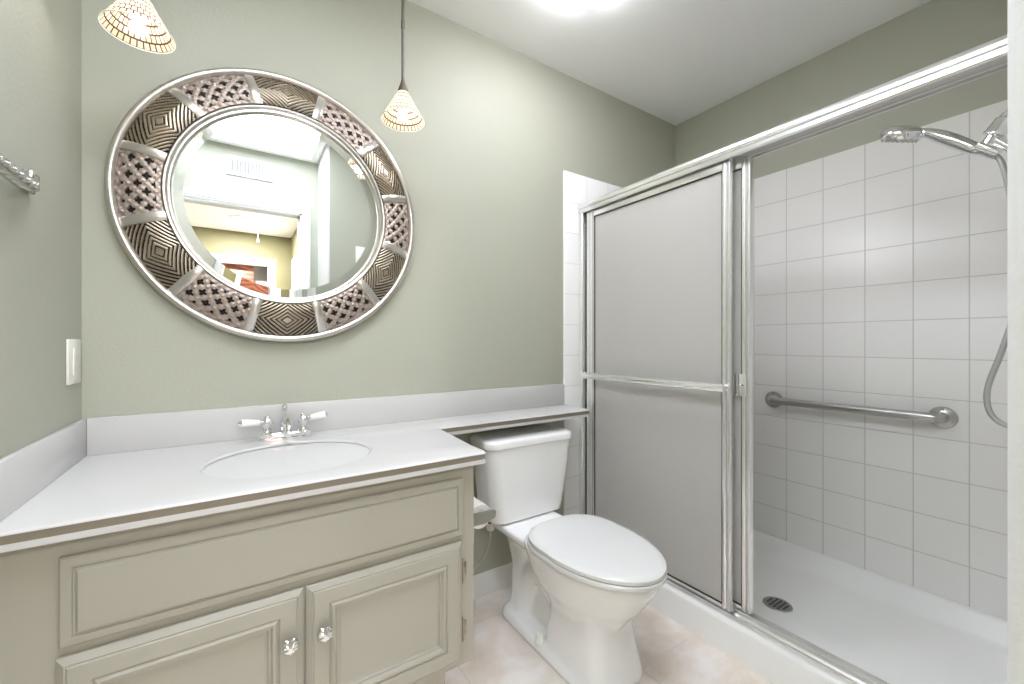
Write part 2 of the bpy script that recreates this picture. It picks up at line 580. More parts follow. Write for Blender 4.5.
# pull chain in the hall
pc = thing('pull_chain', 'small white pull cord hanging from the hall ceiling, seen in the mirror', 'cord', (0.5625, -4.01, 2.2476))
mb = MB(); mb.tube([(0.5625, -4.01, 2.26), (0.5625, -4.01, CZ)], 0.0025, 8); mb.build('cord', M['trim'], pc)
mb = MB(); mb.lathe([(0.001, -0.03), (0.014, -0.025), (0.016, -0.01), (0.008, 0.01), (0.003, 0.02)], (0.5625, -4.01, 2.25), n=16); mb.build('pull_knob', M['plastic'], pc)

# baseboard on the back wall
mb = MB()
prof = [(0, 0), (-0.013, 0), (-0.013, 0.080), (-0.009, 0.090), (-0.004, 0.094), (0, 0.095)]
mb.loft([[Vector((x, y, z)) for y, z in prof] for x in (0.84, 1.694)])
struct(mb.build('baseboard_back', M['trim'], angle=60))

# tiled surround of the shower: back, right and end panels, rounded free edge on the back one
TT = 0.009
mb = MB()
pl = [(1.694, 0), (1.6945, -0.004), (1.697, -0.0075), (1.701, -TT), (RW, -TT), (RW, 0)]
mb.loft([[Vector((x, y, z)) for x, y in pl] for z in (0.09, TZ - 0.006)] + [[Vector((x + (0.004 if x < 1.7 else 0), y * 0.55, TZ)) for x, y in pl]])
struct(mb.build('trim_1', M['tile_back'], angle=50), 'white square wall tile at the end of the shower beside the toilet')
mb = MB()
mb.loft([[Vector((RW - a, y, z)) for a, z in ((0, 0.09), (TT, 0.09), (TT, TZ - 0.006), (TT * 0.5, TZ), (0, TZ))] for y in (-TT, PW + TT)])
struct(mb.build('trim_2', M['tile_right'], angle=50), 'white square wall tile along the long wall of the shower')
mb = MB()
mb.loft([[Vector((x, PW + a, z)) for a, z in ((0, 0.09), (TT, 0.09), (TT, TZ - 0.006), (TT * 0.5, TZ), (0, TZ))] for x in (1.694, RW)])
struct(mb.build('trim_3', M['tile_back'], angle=50), 'white square wall tile behind the shower head')

# square fan above the toilet; glowing drop lens added to light the room
cl = thing('ceiling_light', 'square white fan with added glowing lens on the bathroom ceiling at the top edge of the photo', 'light', (1.373, -0.512, CZ))
QX0, QX1, QY0, QY1 = 1.222, 1.524, -0.662, -0.363
mb = MB()
mb.loft([rrect(QX0 + d, QX1 - d, QY0 + d, QY1 - d, 0.012, z, 4) for d, z in ((0, CZ), (0, CZ - 0.005), (0.004, CZ - 0.009), (0.022, CZ - 0.009), (0.026, CZ - 0.006))])
mb.build('frame', M['trim'], cl)
mb = MB()
mb.loft([rrect(QX0 + d, QX1 - d, QY0 + d, QY1 - d, 0.02, z, 4) for d, z in ((0.028, CZ - 0.007), (0.028, CZ - FAN_DROP + 0.008), (0.032, CZ - FAN_DROP + 0.004), (0.040, CZ - FAN_DROP))])
mb.build('lens', M['added_fan_lens'], cl)

# ------------------------------------------------------------------ vanity
VX, VY = 0.9127, -0.52
vt = thing('vanity_cabinet', 'sage greige painted two-door vanity cabinet under the white sink counter', 'cabinet', (VX / 2, -0.26, 0))
mb = MB()
for lo, hi in (((0.002, -0.499, 0.185), (0.018, -0.003, 0.7545)), ((VX - 0.018, -0.499, 0.185), (VX - 0.001, -0.003, 0.7545)), ((0.018, -0.499, 0.185), (VX - 0.018, -0.003, 0.203)), ((0.018, -0.012, 0.203), (VX - 0.018, -0.003, 0.7545))):
    mb.box(lo, hi)
mb.build('carcass', M['cabinet'], vt)
mb = MB()   # face frame: stiles, rails, centre stile
for lo, hi in (((0.002, 0.185), (0.10, 0.7545)), ((0.86, 0.185), (VX, 0.7545)), ((0.10, 0.70), (0.86, 0.7545)), ((0.10, 0.52), (0.86, 0.575)), ((0.10, 0.185), (0.86, 0.225)), ((0.45, 0.225), (0.50, 0.52))):
    mb.box((lo[0], VY, lo[1]), (hi[0], -0.499, hi[1]))
mb.build('face_frame', M['cabinet'], vt)
mb = MB(); mb.box((0.002, -0.44, 0), (0.86, -0.003, 0.19)); mb.build('toe_kick', M['cabinet'], vt)
mb = MB()
mb.rects(0.087, 0.8744, 0.556, 0.7145, [(0, VY - 0.001), (0, VY - 0.011), (0.003, VY - 0.014), (0.017, VY - 0.0165), (0.0185, VY - 0.0135), (0.021, VY - 0.0135), (0.0225, VY - 0.017), (0.026, VY - 0.021), (0.030, VY - 0.0215)])
mb.build('drawer_front', M['cabinet'], vt, angle=12)


def cab_door(x0, x1, z0, z1, kx, hx, hs):
    mb = MB()
    mb.rects(x0, x1, z0, z1, [(0, VY - 0.001), (0, VY - 0.009), (0.002, VY - 0.011), (0.012, VY - 0.0185), (0.014, VY - 0.0172), (0.017, VY - 0.0198), (0.047, VY - 0.021), (0.0495, VY - 0.0175),
                              (0.0515, VY - 0.0195), (0.056, VY - 0.0225), (0.061, VY - 0.0215), (0.0655, VY - 0.014), (0.069, VY - 0.014), (0.0715, VY - 0.009), (0.078, VY - 0.0075)])
    d = mb.build('door', M['cabinet'], vt, angle=12)
    kz = 0.434
    mb = MB()
    n = 48
    loops = []
    for r, h in ((0.0045, 0.0), (0.0045, 0.010), (0.012, 0.013), (0.0165, 0.017), (0.0172, 0.020), (0.0155, 0.024), (0.011, 0.0275), (0.0065, 0.029), (0.003, 0.0305), (0.0005, 0.031)):
        lp = []
        for j in range(n):
            a = 2 * PI * j / n
            k = 1 + (0.07 * math.cos(12 * a) if 0.013 < r else 0) + (0.14 * math.cos(6 * a) if 0.005 < r < 0.012 else 0)
            hh = h + (0.0012 * math.cos(6 * a + PI) if 0.005 < r < 0.016 and h > 0.02 else 0)
            lp.append(Vector((kx + r * k * math.cos(a), VY - 0.019 - hh, kz + r * k * math.sin(a))))
        loops.append(lp)
    mb.loft(loops)
    kb = mb.build('knob', M['chrome'], d, angle=30); kb['label'] = 'shiny chrome rosette knob'
    for hz in (0.451, 0.287):
        mb = MB()
        mb.tube([(hx, VY - 0.006, hz - 0.026), (hx, VY - 0.006, hz + 0.026)], 0.0036, 10)
        for q in (-1, 1):
            mb.lathe([(0.0036, 0), (0.0045, 0.002 * q), (0.003, 0.006 * q), (0.0008, 0.009 * q)], (hx, VY - 0.006, hz + q * 0.026), n=10)
        mb.box((min(hx, hx + hs * 0.013), VY - 0.003, hz - 0.02), (max(hx, hx + hs * 0.013), VY, hz + 0.02), 0.001)
        for q in (-0.01, 0.01):
            mb.lathe([(0.0028, 0), (0.0025, 0.0045), (0.0005, 0.005)], (hx + hs * 0.008, VY, hz + q), '-y', n=10)
        h = mb.build('hinge', M['brass'], d); h['label'] = 'small aged metal hinge'


cab_door(0.0825, 0.4727, 0.2037, 0.5385, 0.4428, 0.0785, -1)
cab_door(0.4770, 0.8713, 0.2037, 0.5385, 0.5130, 0.8765, 1)

# countertop with banjo ledge, inlay stripe, splashes and sink bowl
ct = thing('countertop', 'white solid-surface sink counter with brown stripe and narrow ledge over the toilet', 'countertop', (0.47, -0.28, 0.755))
CTZ, FY, LY, RX, LX = 0.7865, -0.566, -0.192, 0.934, 1.699


def arc(cx, cy, r, a0, a1, n=6):
    return [(cx + r * math.cos(math.radians(a0 + (a1 - a0) * i / n)), cy + r * math.sin(math.radians(a0 + (a1 - a0) * i / n))) for i in range(n + 1)]


def outline(ins):
    """the counter seen from above, its free edges moved in by ins"""
    f, rx, ly, lx = FY + ins, RX - ins, LY + ins, LX - ins
    r = 0.016
    p = [(0.001, -0.001), (0.001, f)]
    p += arc(rx - r, f + r, r, -90, 0)
    ri = 0.012
    p += [(rx, f + 0.10)] + arc(rx + ri + 0.018, ly - ri, ri, 180, 90)
    p += arc(lx - r, ly + r, r, -90, 0)
    # stop short of the tile: the ledge runs over its front only
    p += [(lx, -0.0095), (1.69, -0.0095), (1.69, -0.001)] if lx > 1.69 else [(lx, -0.001)]
    return p


SKX, SKY, SRX, SRY = 0.4747, -0.312, 0.204, 0.178
mb = MB()
lv = [(0.0, 0.7812), (0.0006, 0.7832), (0.0026, 0.7852), (0.006, CTZ)]
rings = [[mb.bm.verts.new((x, y, z)) for x, y in outline(i)] for i, z in lv]
for A, B in zip(rings[:-1], rings[1:]):
    for i in range(len(A)):
        j = (i + 1) % len(A)
        mb.bm.faces.new((A[i], A[j], B[j], B[i]))
NS = 72
rim = [mb.bm.verts.new(p) for p in ellipse(SKX, SKY, SRX, SRY, CTZ, NS)]


def loop_edges(vs):
    out = []
    for i in range(len(vs)):
        e = mb.bm.edges.get((vs[i], vs[(i + 1) % len(vs)])) or mb.bm.edges.new((vs[i], vs[(i + 1) % len(vs)]))
        out.append(e)
    return out


bmesh.ops.triangle_fill(mb.bm, use_beauty=True, edges=loop_edges(rings[-1]) + loop_edges(rim))
low = [mb.bm.verts.new(p) for p in ellipse(SKX, SKY, SRX - 0.006, SRY - 0.006, CTZ - 0.004, NS)]
low2 = [mb.bm.verts.new(p) for p in ellipse(SKX, SKY, SRX - 0.008, SRY - 0.008, 0.7812, NS)]
for A, B in ((rim, low), (low, low2)):
    for i in range(NS):
        j = (i + 1) % NS
        mb.bm.faces.new((A[i], A[j], B[j], B[i]))
bmesh.ops.triangle_fill(mb.bm, use_beauty=True, edges=loop_edges(rings[0]) + loop_edges(low2))
mb.build('top_slab', M['counter'], ct, angle=25)


def slab(ins, z0, z1, hole=0.0):
    mb = MB()
    lp0 = [mb.bm.verts.new((x, y, z0)) for x, y in outline(ins)]
    lp1 = [mb.bm.verts.new((x, y, z1)) for x, y in outline(ins)]
    for i in range(len(lp0)):
        j = (i + 1) % len(lp0)
        mb.bm.faces.new((lp0[i], lp0[j], lp1[j], lp1[i]))
    for lp, z in ((lp0, z0), (lp1, z1)):
        h = [mb.bm.verts.new(p) for p in ellipse(SKX, SKY, SRX - 0.004, SRY - 0.004, z, NS)]
        es = []
        for vs in (lp, h):
            for i in range(len(vs)):
                es.append(mb.bm.edges.get((vs[i], vs[(i + 1) % len(vs)])) or mb.bm.edges.new((vs[i], vs[(i + 1) % len(vs)])))
        bmesh.ops.triangle_fill(mb.bm, use_beauty=True, edges=es)
    return mb


so = slab(0.0012, 0.7665, 0.7812).build('inlay_stripe', M['stripe'], ct, angle=25); so['label'] = 'recessed brown stripe round the counter edge'
slab(0.0004, 0.7550, 0.7665).build('lower_slab', M['counter'], ct, angle=25)
# bowl, hung under the hole
mb = MB()
prof = [(1.0, 0.7798), (0.985, 0.770), (0.955, 0.745), (0.90, 0.712), (0.80, 0.680), (0.62, 0.655), (0.40, 0.643), (0.20, 0.639), (0.13, 0.637)]
ins_ = [ellipse(SKX, SKY + 0.01 * (1 - k), (SRX - 0.008) * k, (SRY - 0.008) * k, z, NS) for k, z in prof]
outs = [ellipse(SKX, SKY + 0.01 * (1 - k), (SRX - 0.008) * k + 0.0035, (SRY - 0.008) * k + 0.0035, z - 0.006, NS) for k, z in prof]
mb.loft(ins_ + list(reversed(outs)), ring=False)
bw = mb.build('basin', M['bowl_white'], ct, angle=50)
mb = MB(); mb.lathe([(0.001, 0.6395), (0.008, 0.6405), (0.016, 0.640), (0.022, 0.641), (0.024, 0.6385)], (SKX, SKY + 0.009, 0), n=32); dn = mb.build('drain', M['chrome'], bw); dn['label'] = 'chrome sink drain'
# splashes
mb = MB(); mb.box((0.0125, -0.0125, CTZ), (1.6935, -0.0005, 0.8883), 0.002); mb.build('backsplash', M['counter'], ct)
mb = MB(); mb.box((0.0005, FY + 0.004, CTZ), (0.0125, -0.0005, 0.8883), 0.002); mb.build('side_splash', M['counter'], ct)

# faucet
FX, FYY = 0.478, -0.068
fc = thing('faucet', 'chrome two-handle sink faucet with white porcelain levers', 'faucet', (FX, FYY, CTZ))
mb = MB()
mb.loft([rrect(FX - 0.075, FX + 0.075, FYY - 0.024, FYY + 0.024, 0.02, z) for z in (CTZ + 0.0002, CTZ + 0.006)] + [rrect(FX - 0.071, FX + 0.071, FYY - 0.020, FYY + 0.020, 0.016, z) for z in (CTZ + 0.009, CTZ + 0.018)] + [rrect(FX - 0.068, FX + 0.068, FYY - 0.017, FYY + 0.017, 0.014, CTZ + 0.022)])
for q in (-1, 1):
    mb.lathe([(0.023, 0), (0.023, 0.006), (0.019, 0.010), (0.012, 0.016), (0.0105, 0.024), (0.0135, 0.030), (0.0135, 0.034)], (FX + q * 0.0505, FYY, CTZ + 0.014), n=24)
mb.build('base', M['chrome'], fc)
mb = MB()
mb.lathe([(0.017, 0.012), (0.0155, 0.022), (0.0125, 0.03), (0.0125, 0.040)], (FX, FYY, CTZ), n=24)
pth = catmull([(FX, FYY + 0.004, CTZ + 0.03), (FX, FYY - 0.004, CTZ + 0.056), (FX, FYY - 0.028, CTZ + 0.071), (FX, FYY - 0.060, CTZ + 0.066), (FX, FYY - 0.088, CTZ + 0.050), (FX, FYY - 0.098, CTZ + 0.034)], 7)
N_ = len(pth)
mb.tube(pth, [0.0155 - 0.0065 * min(1, i / (N_ * 0.75)) for i in range(N_)], 16)
mb.lathe([(0.0095, 0), (0.0112, -0.002), (0.0112, -0.012), (0.008, -0.013)], (FX, FYY - 0.099, CTZ + 0.037), n=20)
mb.build('spout', M['chrome'], fc)
mb = MB()
mb.lathe([(0.0022, 0.04), (0.0022, 0.080), (0.0065, 0.083), (0.0065, 0.086), (0.003, 0.088), (0.0075, 0.094), (0.0085, 0.099), (0.007, 0.104), (0.002, 0.1075)], (FX, FYY + 0.019, CTZ), n=20)
mb.build('lift_rod', M['chrome'], fc)
for q, tip in ((-1, Vector((0.358, -0.092, 0.850))), (1, Vector((0.594, -0.083, 0.855)))):
    c = Vector((FX + q * 0.0505, FYY, CTZ + 0.056))
    mb = MB()
    mb.lathe([(0.0135, -0.011), (0.016, -0.006), (0.0165, 0.0), (0.0145, 0.007), (0.0085, 0.012), (0.0095, 0.016), (0.006, 0.020), (0.001, 0.021)], c, n=24)
    d = (tip - c).normalized()
    mb.tube([c + d * 0.008, c + d * 0.016, c + d * 0.019, c + d * 0.022, c + d * 0.025], [0.006, 0.006, 0.0095, 0.0095, 0.007], 16)
    h = mb.build('handle', M['chrome'], fc)
    L = (tip - c).length
    mb = MB()
    mb.tube([c + d * 0.0235, c + d * 0.028, c + d * (L * 0.6), c + d * (L - 0.004), c + d * L], [0.0085, 0.0098, 0.0108, 0.0118, 0.011], 20)
    lv_ = mb.build('lever', M['porcelain'], h); lv_['label'] = 'white porcelain lever grip'
    mb = MB(); mb.tube([c + d * L, c + d * (L + 0.003), c + d * (L + 0.006), c + d * (L + 0.009)], [0.010, 0.0085, 0.004, 0.001], 16)
    mb.build('lever_cap', M['chrome'], h)

# ------------------------------------------------------------------ round mirror
MX, MZ = 0.485, 1.530
mr = thing('wall_mirror', 'large round mirror with carved silver frame on the sage wall above the sink', 'mirror', (MX, -0.002, MZ))
mb = MB()
NR = 128
mb.lathe([(0.414, 0.0015), (0.421, 0.016), (0.30, 0.040), (0.292, 0.0015)], (MX, 0, MZ), '-y', n=NR)
mb.build('back_board', M['patina'], mr)


def ring_(R, prof, name, mat):
    mb = MB()
    loops = []
    for k in range(NR):
        a = 2 * PI * k / NR
        loops.append([Vector((MX + (R + dr_) * math.cos(a), -y, MZ + (R + dr_) * math.sin(a))) for dr_, y in prof])
    mb.loft(loops, ring=True)
    return mb.build(name, mat, mr, angle=45)


ring_(0.4255, [(0.009 * math.cos(2 * PI * i / 14) * 1.25, 0.024 + 0.011 * math.sin(2 * PI * i / 14)) for i in range(14)], 'outer_rim', M['frame_silver'])
ring_(0.3035, [(-0.0115, 0.040), (-0.0115, 0.047), (-0.008, 0.0535), (-0.003, 0.0535), (-0.0015, 0.056), (0.002, 0.062), (0.006, 0.0625), (0.010, 0.059), (0.012, 0.050), (0.012, 0.040)], 'inner_rim', M['frame_silver'])


def dome(tt):
    """frame section: tt 0 at the outer rim, 1 at the inner rim -> radius, height, normal(r, y)"""
    def p(u):
        r = 0.418 - 0.104 * u
        y = 0.022 + 0.040 * math.sin(min(1.0, u * 0.98) * PI * 0.60)
        return r, y
    r, y = p(tt)
    r2, y2 = p(tt + 0.01)
    tr, ty = r2 - r, y2 - y
    L = math.hypot(tr, ty)
    return r, y, (ty / L, -tr / L)


def frame_panel(fn, half):
    NSg, NTg = 150, 92
    bm_ = MB()
    vs = []
    for i in range(NSg + 1):
        th = -half + 2 * half * i / NSg
        row = []
        for j in range(NTg + 1):
            tt = j / NTg
            r, y, (nr, ny) = dome(tt)
            s, q = th * 0.366, (tt - 0.5) * 0.113
            h, mi = fn(s, q)
            if i in (0, NSg) or j in (0, NTg):
                h = -0.004
            r += nr * h
            y += ny * h
            row.append(bm_.bm.verts.new((r * math.sin(th), -y, r * math.cos(th))))
        vs.append(row)
    for i in range(NSg):
        for j in range(NTg):
            f = bm_.bm.faces.new((vs[i][j], vs[i][j + 1], vs[i + 1][j + 1], vs[i + 1][j]))
            th = -half + 2 * half * (i + 0.5) / NSg
            f.material_index = fn(th * 0.366, ((j + 0.5) / NTg - 0.5) * 0.113)[1]
    return bm_


def lattice(s, q):
    PA, PB = 0.0462, 0.0450
    best = None
    for oa, ob in ((0, 0), (0.5, 0.5)):
        a = (s / PA + oa); b = (q / PB + ob)
        da = (a - round(a)) * PA; db = (b - round(b)) * PB
        d = abs(da) + abs(db)
        if best is None or d < best[0]:
            best = (d, da, db)
    d, da, db = best
    inside = abs(s) < 0.078 and abs(q) < 0.043
    arm = 0.0112
    wid = 0.0050
    cross = (abs(da) < wid * (1.15 - abs(db) / (arm * 1.6)) and abs(db) < arm) or (abs(db) < wid * (1.15 - abs(da) / (arm * 1.6)) and abs(da) < arm)
    if cross and inside:
        return -0.0055, 1
    # boss where four straps meet
    bo = 9
    for oa, ob in ((0.5, 0), (0, 0.5)):
        a = (s / PA + oa); b = (q / PB + ob)
        bo = min(bo, math.hypot((a - round(a)) * PA, (b - round(b)) * PB))
    h = 0.0
    if bo < 0.0045:
        h += 0.0022 * math.sqrt(max(0, 1 - (bo / 0.0045) ** 2))
    # two crossing straps with a groove between
    u = ((s / PA + q / PB) * 2) % 1.0
    v = ((s / PA - q / PB) * 2) % 1.0
    h += 0.0007 * (math.cos(2 * PI * u) + math.cos(2 * PI * v))
    return h, 0


def diamond(s, q):
    d = abs(s) / 0.086 + abs(q) / 0.070
    k = d * 5.6
    fr = k - math.floor(k)
    if k < 1:
        return 0.0015, 0
    if fr < (0.26 if k < 4 else 0.36):
        return -0.0030, 1
    return 0.0018 * math.sin(fr * PI), 0


HALF = math.radians(13.4)
pa = frame_panel(lattice, HALF); pbm = frame_panel(diamond, HALF)
for nm, bm_, mat, a0, lab in (('lattice_panel', pa, M['lattice'], 0, 'pierced champagne lattice panel'), ('diamond_panel', pbm, M['diamond'], 30, 'dark grooved concentric diamond panel')):
    o = bm_.build(nm, [mat, M['patina']], angle=60)
    for k in range(6):
        c = o if k == 0 else o.copy()
        if k:
            COL.objects.link(c)
        c.parent = mr
        c.location = (0, 0.002, 0)
        c.rotation_euler = (0, math.radians(a0 + 90 + 60 * k), 0)
        c['label'] = lab
mb = MB()
lp = []
for j in range(15):
    r, y, (nr, ny) = dome(j / 14)
    w = 0.0125
    sec = []
    for dx, h in ((-w, -0.004), (-w, 0.003), (-w * 0.75, 0.0048), (w * 0.75, 0.0048), (w, 0.003), (w, -0.004)):
        sec.append(Vector((dx, -(y + ny * h), r + nr * h)))
    lp.append(sec)
mb.loft(lp)
o = mb.build('divider', M['frame_silver'], angle=40)
for k in range(12):
    c = o if k == 0 else o.copy()
    if k:
        COL.objects.link(c)
    c.parent = mr
    c.location = (0, 0.002, 0)
    c.rotation_euler = (0, math.radians(15 + 30 * k), 0)
mb = MB()
mb.lathe([(0.2935, 0.0405), (0.2935, 0.0425), (0.266, 0.0450), (0.0005, 0.0450)], (MX, 0, MZ), '-y', n=NR)
mb.build('glass', M['mirror'], mr, angle=1.2)

# ------------------------------------------------------------------ pendant lamps
PR = [(0.0150, 0.094), (0.0205, 0.086), (0.0285, 0.072), (0.0375, 0.054), (0.0480, 0.036), (0.0580, 0.018), (0.0672, 0.003), (0.0684, 0.0)]


def pendant(x, y, z, label):
    p = thing('pendant_lamp', label, 'lamp', (x, y, z), 'shell shade pendant lamps over the sink counter')
    n = 60
    me = MB()
    uvl = me.bm.loops.layers.uv.new('UVMap')
    rows = [[me.bm.verts.new((x + r * math.cos(2 * PI * j / n), y + r * math.sin(2 * PI * j / n), z + h)) for j in range(n)] for r, h in PR]
    acc = [0]
    for (r1, h1), (r2, h2) in zip(PR[:-1], PR[1:]):
        acc.append(acc[-1] + math.hypot(r2 - r1, h2 - h1))
    for i in range(len(PR) - 1):
        for j in range(n):
            f = me.bm.faces.new((rows[i][j], rows[i][(j + 1) % n], rows[i + 1][(j + 1) % n], rows[i + 1][j]))
            uu = [(j, acc[i]), (j + 1, acc[i]), (j + 1, acc[i + 1]), (j, acc[i + 1])]
            for lp_, (a, b) in zip(f.loops, uu):
                lp_[uvl].uv = (a / n * 32.0, b / acc[-1] * 6.0)
    me.build('lamp_shade', M['shell'], p)
    mb = MB(); mb.lathe([(0.0677, 0.0012), (0.0694, 0.0022), (0.0699, 0), (0.0687, -0.0016), (0.0674, 0)], (x, y, z), n=60, cap=False)
    mb.build('shade_rim', M['plastic'], p)
    mb = MB(); mb.lathe([(0.0175, 0.090), (0.0165, 0.098), (0.0130, 0.109), (0.009, 0.119), (0.0068, 0.128), (0.0056, 0.134)], (x, y, z), n=24); mb.build('socket_cap', M['bronze'], p)
    mb = MB(); mb.tube([(x, y, z + 0.132), (x, y, z + 0.30), (x, y, z + 0.301), (x, y, z + 0.325), (x, y, z + 0.326), (x, y, CZ - 0.02)], [0.0056, 0.0056, 0.0068, 0.0068, 0.0056, 0.0056], 12); mb.build('rod', M['bronze'], p)
    mb = MB(); mb.lathe([(0.055, 0), (0.055, -0.008), (0.045, -0.018), (0.012, -0.024)], (x, y, CZ), n=32); mb.build('canopy', M['bronze'], p)
    mb = MB(); mb.lathe([(0.006, 0.092), (0.008, 0.078), (0.014, 0.062), (0.0185, 0.046), (0.015, 0.032), (0.007, 0.025), (0.001, 0.0235)], (x, y, z), n=20); mb.build('bulb', M['glow'], p)
    L = bpy.data.lights.new('pendant_bulb', 'POINT'); L.energy = BULB; L.color = (1.0, 0.93, 0.84); L.shadow_soft_size = 0.02
    lo2 = bpy.data.objects.new('pendant_bulb', L); lo2.location = (x, y, z + 0.012); lo2.parent = p
    lo2.matrix_parent_inverse = Matrix.Translation(p.location).inverted(); COL.objects.link(lo2)


pendant(0.152, -0.25, 1.832, 'left pendant lamp with a shell mosaic shade, above the left edge of the round mirror')
pendant(0.799, -0.25, 1.813, 'right pendant lamp with shell mosaic shade, hanging on a long rod beside the mirror')

# ------------------------------------------------------------------ left wall: rocker switch and rope bar
sw = thing('light_switch', 'white rocker switch plate on the left wall near the corner', 'switch', (0, -0.08, 1.043))
mb = MB(); mb.box((0.0003, -0.1285, 0.987), (0.006, -0.0315, 1.100), 0.003); mb.build('plate', M['plastic'], sw)
mb = MB(); mb.box((0.005, -0.098, 1.010), (0.008, -0.062, 1.077), 0.001); mb.xf(Matrix.Translation((0, 0, 0))); mb.build('rocker', M['plastic'], sw)

tb = thing('towel_bar', 'twisted silver rope towel bar on the left wall at the photo edge', 'towel bar', (0, -0.7, 1.385))
BX, BZ = 0.026, 1.381
mb = MB()
n, Ns = 24, 260
loops = []
ptsb = catmull([(BX, -1.02, BZ), (BX, -0.9, BZ), (BX, -0.7, BZ), (BX, -0.5, BZ), (BX, -0.46, BZ + 0.001), (0.021, -0.42, BZ + 0.010), (0.012, -0.385, BZ + 0.022)], 40)
for i, p in enumerate(ptsb):
    d = (ptsb[min(i + 1, len(ptsb) - 1)] - ptsb[max(i - 1, 0)]).normalized()
    s_ = d.cross(Vector((0, 0, 1))).normalized(); u_ = s_.cross(d)
    loops.append([p + (s_ * math.cos(2 * PI * j / n) + u_ * math.sin(2 * PI * j / n)) * (0.0105 + 0.0034 * abs(math.sin(1.5 * (2 * PI * j / n) - p.y * 115))) for j in range(n)])
mb.loft(loops); mb.build('rope_bar', M['satin'], tb, angle=60)
for y0, y1 in ((-0.385, -0.345), (-1.05, -1.012)):
    mb = MB(); mb.box((0.0003, y0, 1.388), (0.010, y1, 1.427), 0.003)
    if y0 > -0.5:
        mb.box((0.008, y0 - 0.012, 1.391), (0.020, y1 - 0.014, 1.424), 0.004)
    else:
        mb.box((0.008, y0 + 0.004, 1.370), (BX + 0.014, y1 - 0.004, 1.396), 0.004)
    mb.build('mount', M['satin'], tb)

# switch on the shower end wall, grille on the entry wall (both seen in the mirror)
s2 = thing('light_switch', 'small white switch plate on the sage wall reflected at the right of the mirror', 'switch', (1.075, PW, 1.70))
mb = MB(); mb.box((1.040, PW + 0.0003, 1.645), (1.112, PW + 0.006, 1.758), 0.003); mb.build('plate', M['plastic'], s2)
mb = MB(); mb.box((1.060, PW + 0.005, 1.668), (1.092, PW + 0.008, 1.735), 0.001); mb.build('rocker', M['plastic'], s2)
ag = thing('air_grille', 'white wall air grille above the doorway, seen in the mirror', 'vent', (0.432, DW, 2.285))
GX0, GX1, GZ0, GZ1 = 0.295, 0.569, 2.222, 2.350
mb = MB()
for lo, hi in (((GX0, GZ0), (GX1, GZ0 + 0.022)), ((GX0, GZ1 - 0.022), (GX1, GZ1)), ((GX0, GZ0 + 0.02), (GX0 + 0.024, GZ1 - 0.02)), ((GX1 - 0.024, GZ0 + 0.02), (GX1, GZ1 - 0.02)), ((0.426, GZ0 + 0.02), (0.438, GZ1 - 0.02))):
    mb.box((lo[0], DW + 0.0005, lo[1]), (hi[0], DW + 0.010, hi[1]), 0.002)
mb.build('frame', M['trim'], ag)
mb = MB(); mb.box((GX0 + 0.01, DW + 0.0003, GZ0 + 0.01), (GX1 - 0.01, DW + 0.002, GZ1 - 0.01)); mb.build('backing', M['dark'], ag)
for a, b in ((GX0 + 0.027, 0.423), (0.441, GX1 - 0.027)):
    for k in range(11):
        xx = a + (b - a) * (k + 0.5) / 11
        mb = MB(); mb.box((xx - 0.0021, DW + 0.002, GZ0 + 0.021), (xx + 0.0021, DW + 0.0085, GZ1 - 0.021)); mb.build('slat', M['trim'], ag)

# ------------------------------------------------------------------ toilet
TX = 1.357
tl = thing('toilet', 'white two-piece toilet with closed lid between vanity and shower', 'toilet', (TX, -0.4, 0))


def egg(z, yb, yf, hw, n=56, sq=1.0, ymax=None, k=2.3, kb=1.9):
    """plan outline of bowl and seat: yb back, yf front tip (both negative), half width hw, widest at ymax"""
    ym = ymax if ymax is not None else yb + (yf - yb) * 0.45
    pts = []
    for i in range(n):
        a = 2 * PI * i / n
        c, s = math.cos(a), math.sin(a)
        x = hw * math.copysign(abs(c) ** (2 / k), c)
        if s < 0:
            x = hw * math.copysign(abs(c) ** (2 / 1.92), c)
            y = ym + (ym - yf) * (-abs(s) ** (2 / 2.0))
        else:
            y = ym + (yb - ym) * (abs(s) ** (2 / (k * kb)))
            x = hw * math.copysign(abs(c) ** (2 / (k * kb * 0.8)), c) * (1 - 0.24 * s * s)
        pts.append(Vector((TX + x, y, z)))
    return pts


mb = MB()
# bowl
mb.loft([egg(0.130, -0.42, -0.640, 0.085), egg(0.180, -0.40, -0.665, 0.100), egg(0.225, -0.375, -0.700, 0.122), egg(0.265, -0.35, -0.735, 0.146), egg(0.305, -0.33, -0.762, 0.163), egg(0.345, -0.315, -0.788, 0.173), egg(0.372, -0.30, -0.795, 0.177), egg(0.380, -0.30, -0.792, 0.174)])
# column under the bowl front
col = []
for z, y0, y1, hw in ((0.0, -0.395, -0.690, 0.116), (0.012, -0.395, -0.690, 0.116), (0.08, -0.40, -0.676, 0.108), (0.15, -0.41, -0.662, 0.101), (0.21, -0.42, -0.66, 0.102), (0.28, -0.42, -0.66, 0.12)):
    col.append(rrect(TX - hw, TX + hw, y1, y0, 0.05, z, 8))
mb.loft(col)
# deck under the tank
mb.loft([rrect(TX - w, TX + w, -0.40, -0.035, 0.045, z, 8) for z, w in ((0.318, 0.112), (0.332, 0.128), (0.345, 0.138), (0.360, 0.140), (0.366, 0.137))])
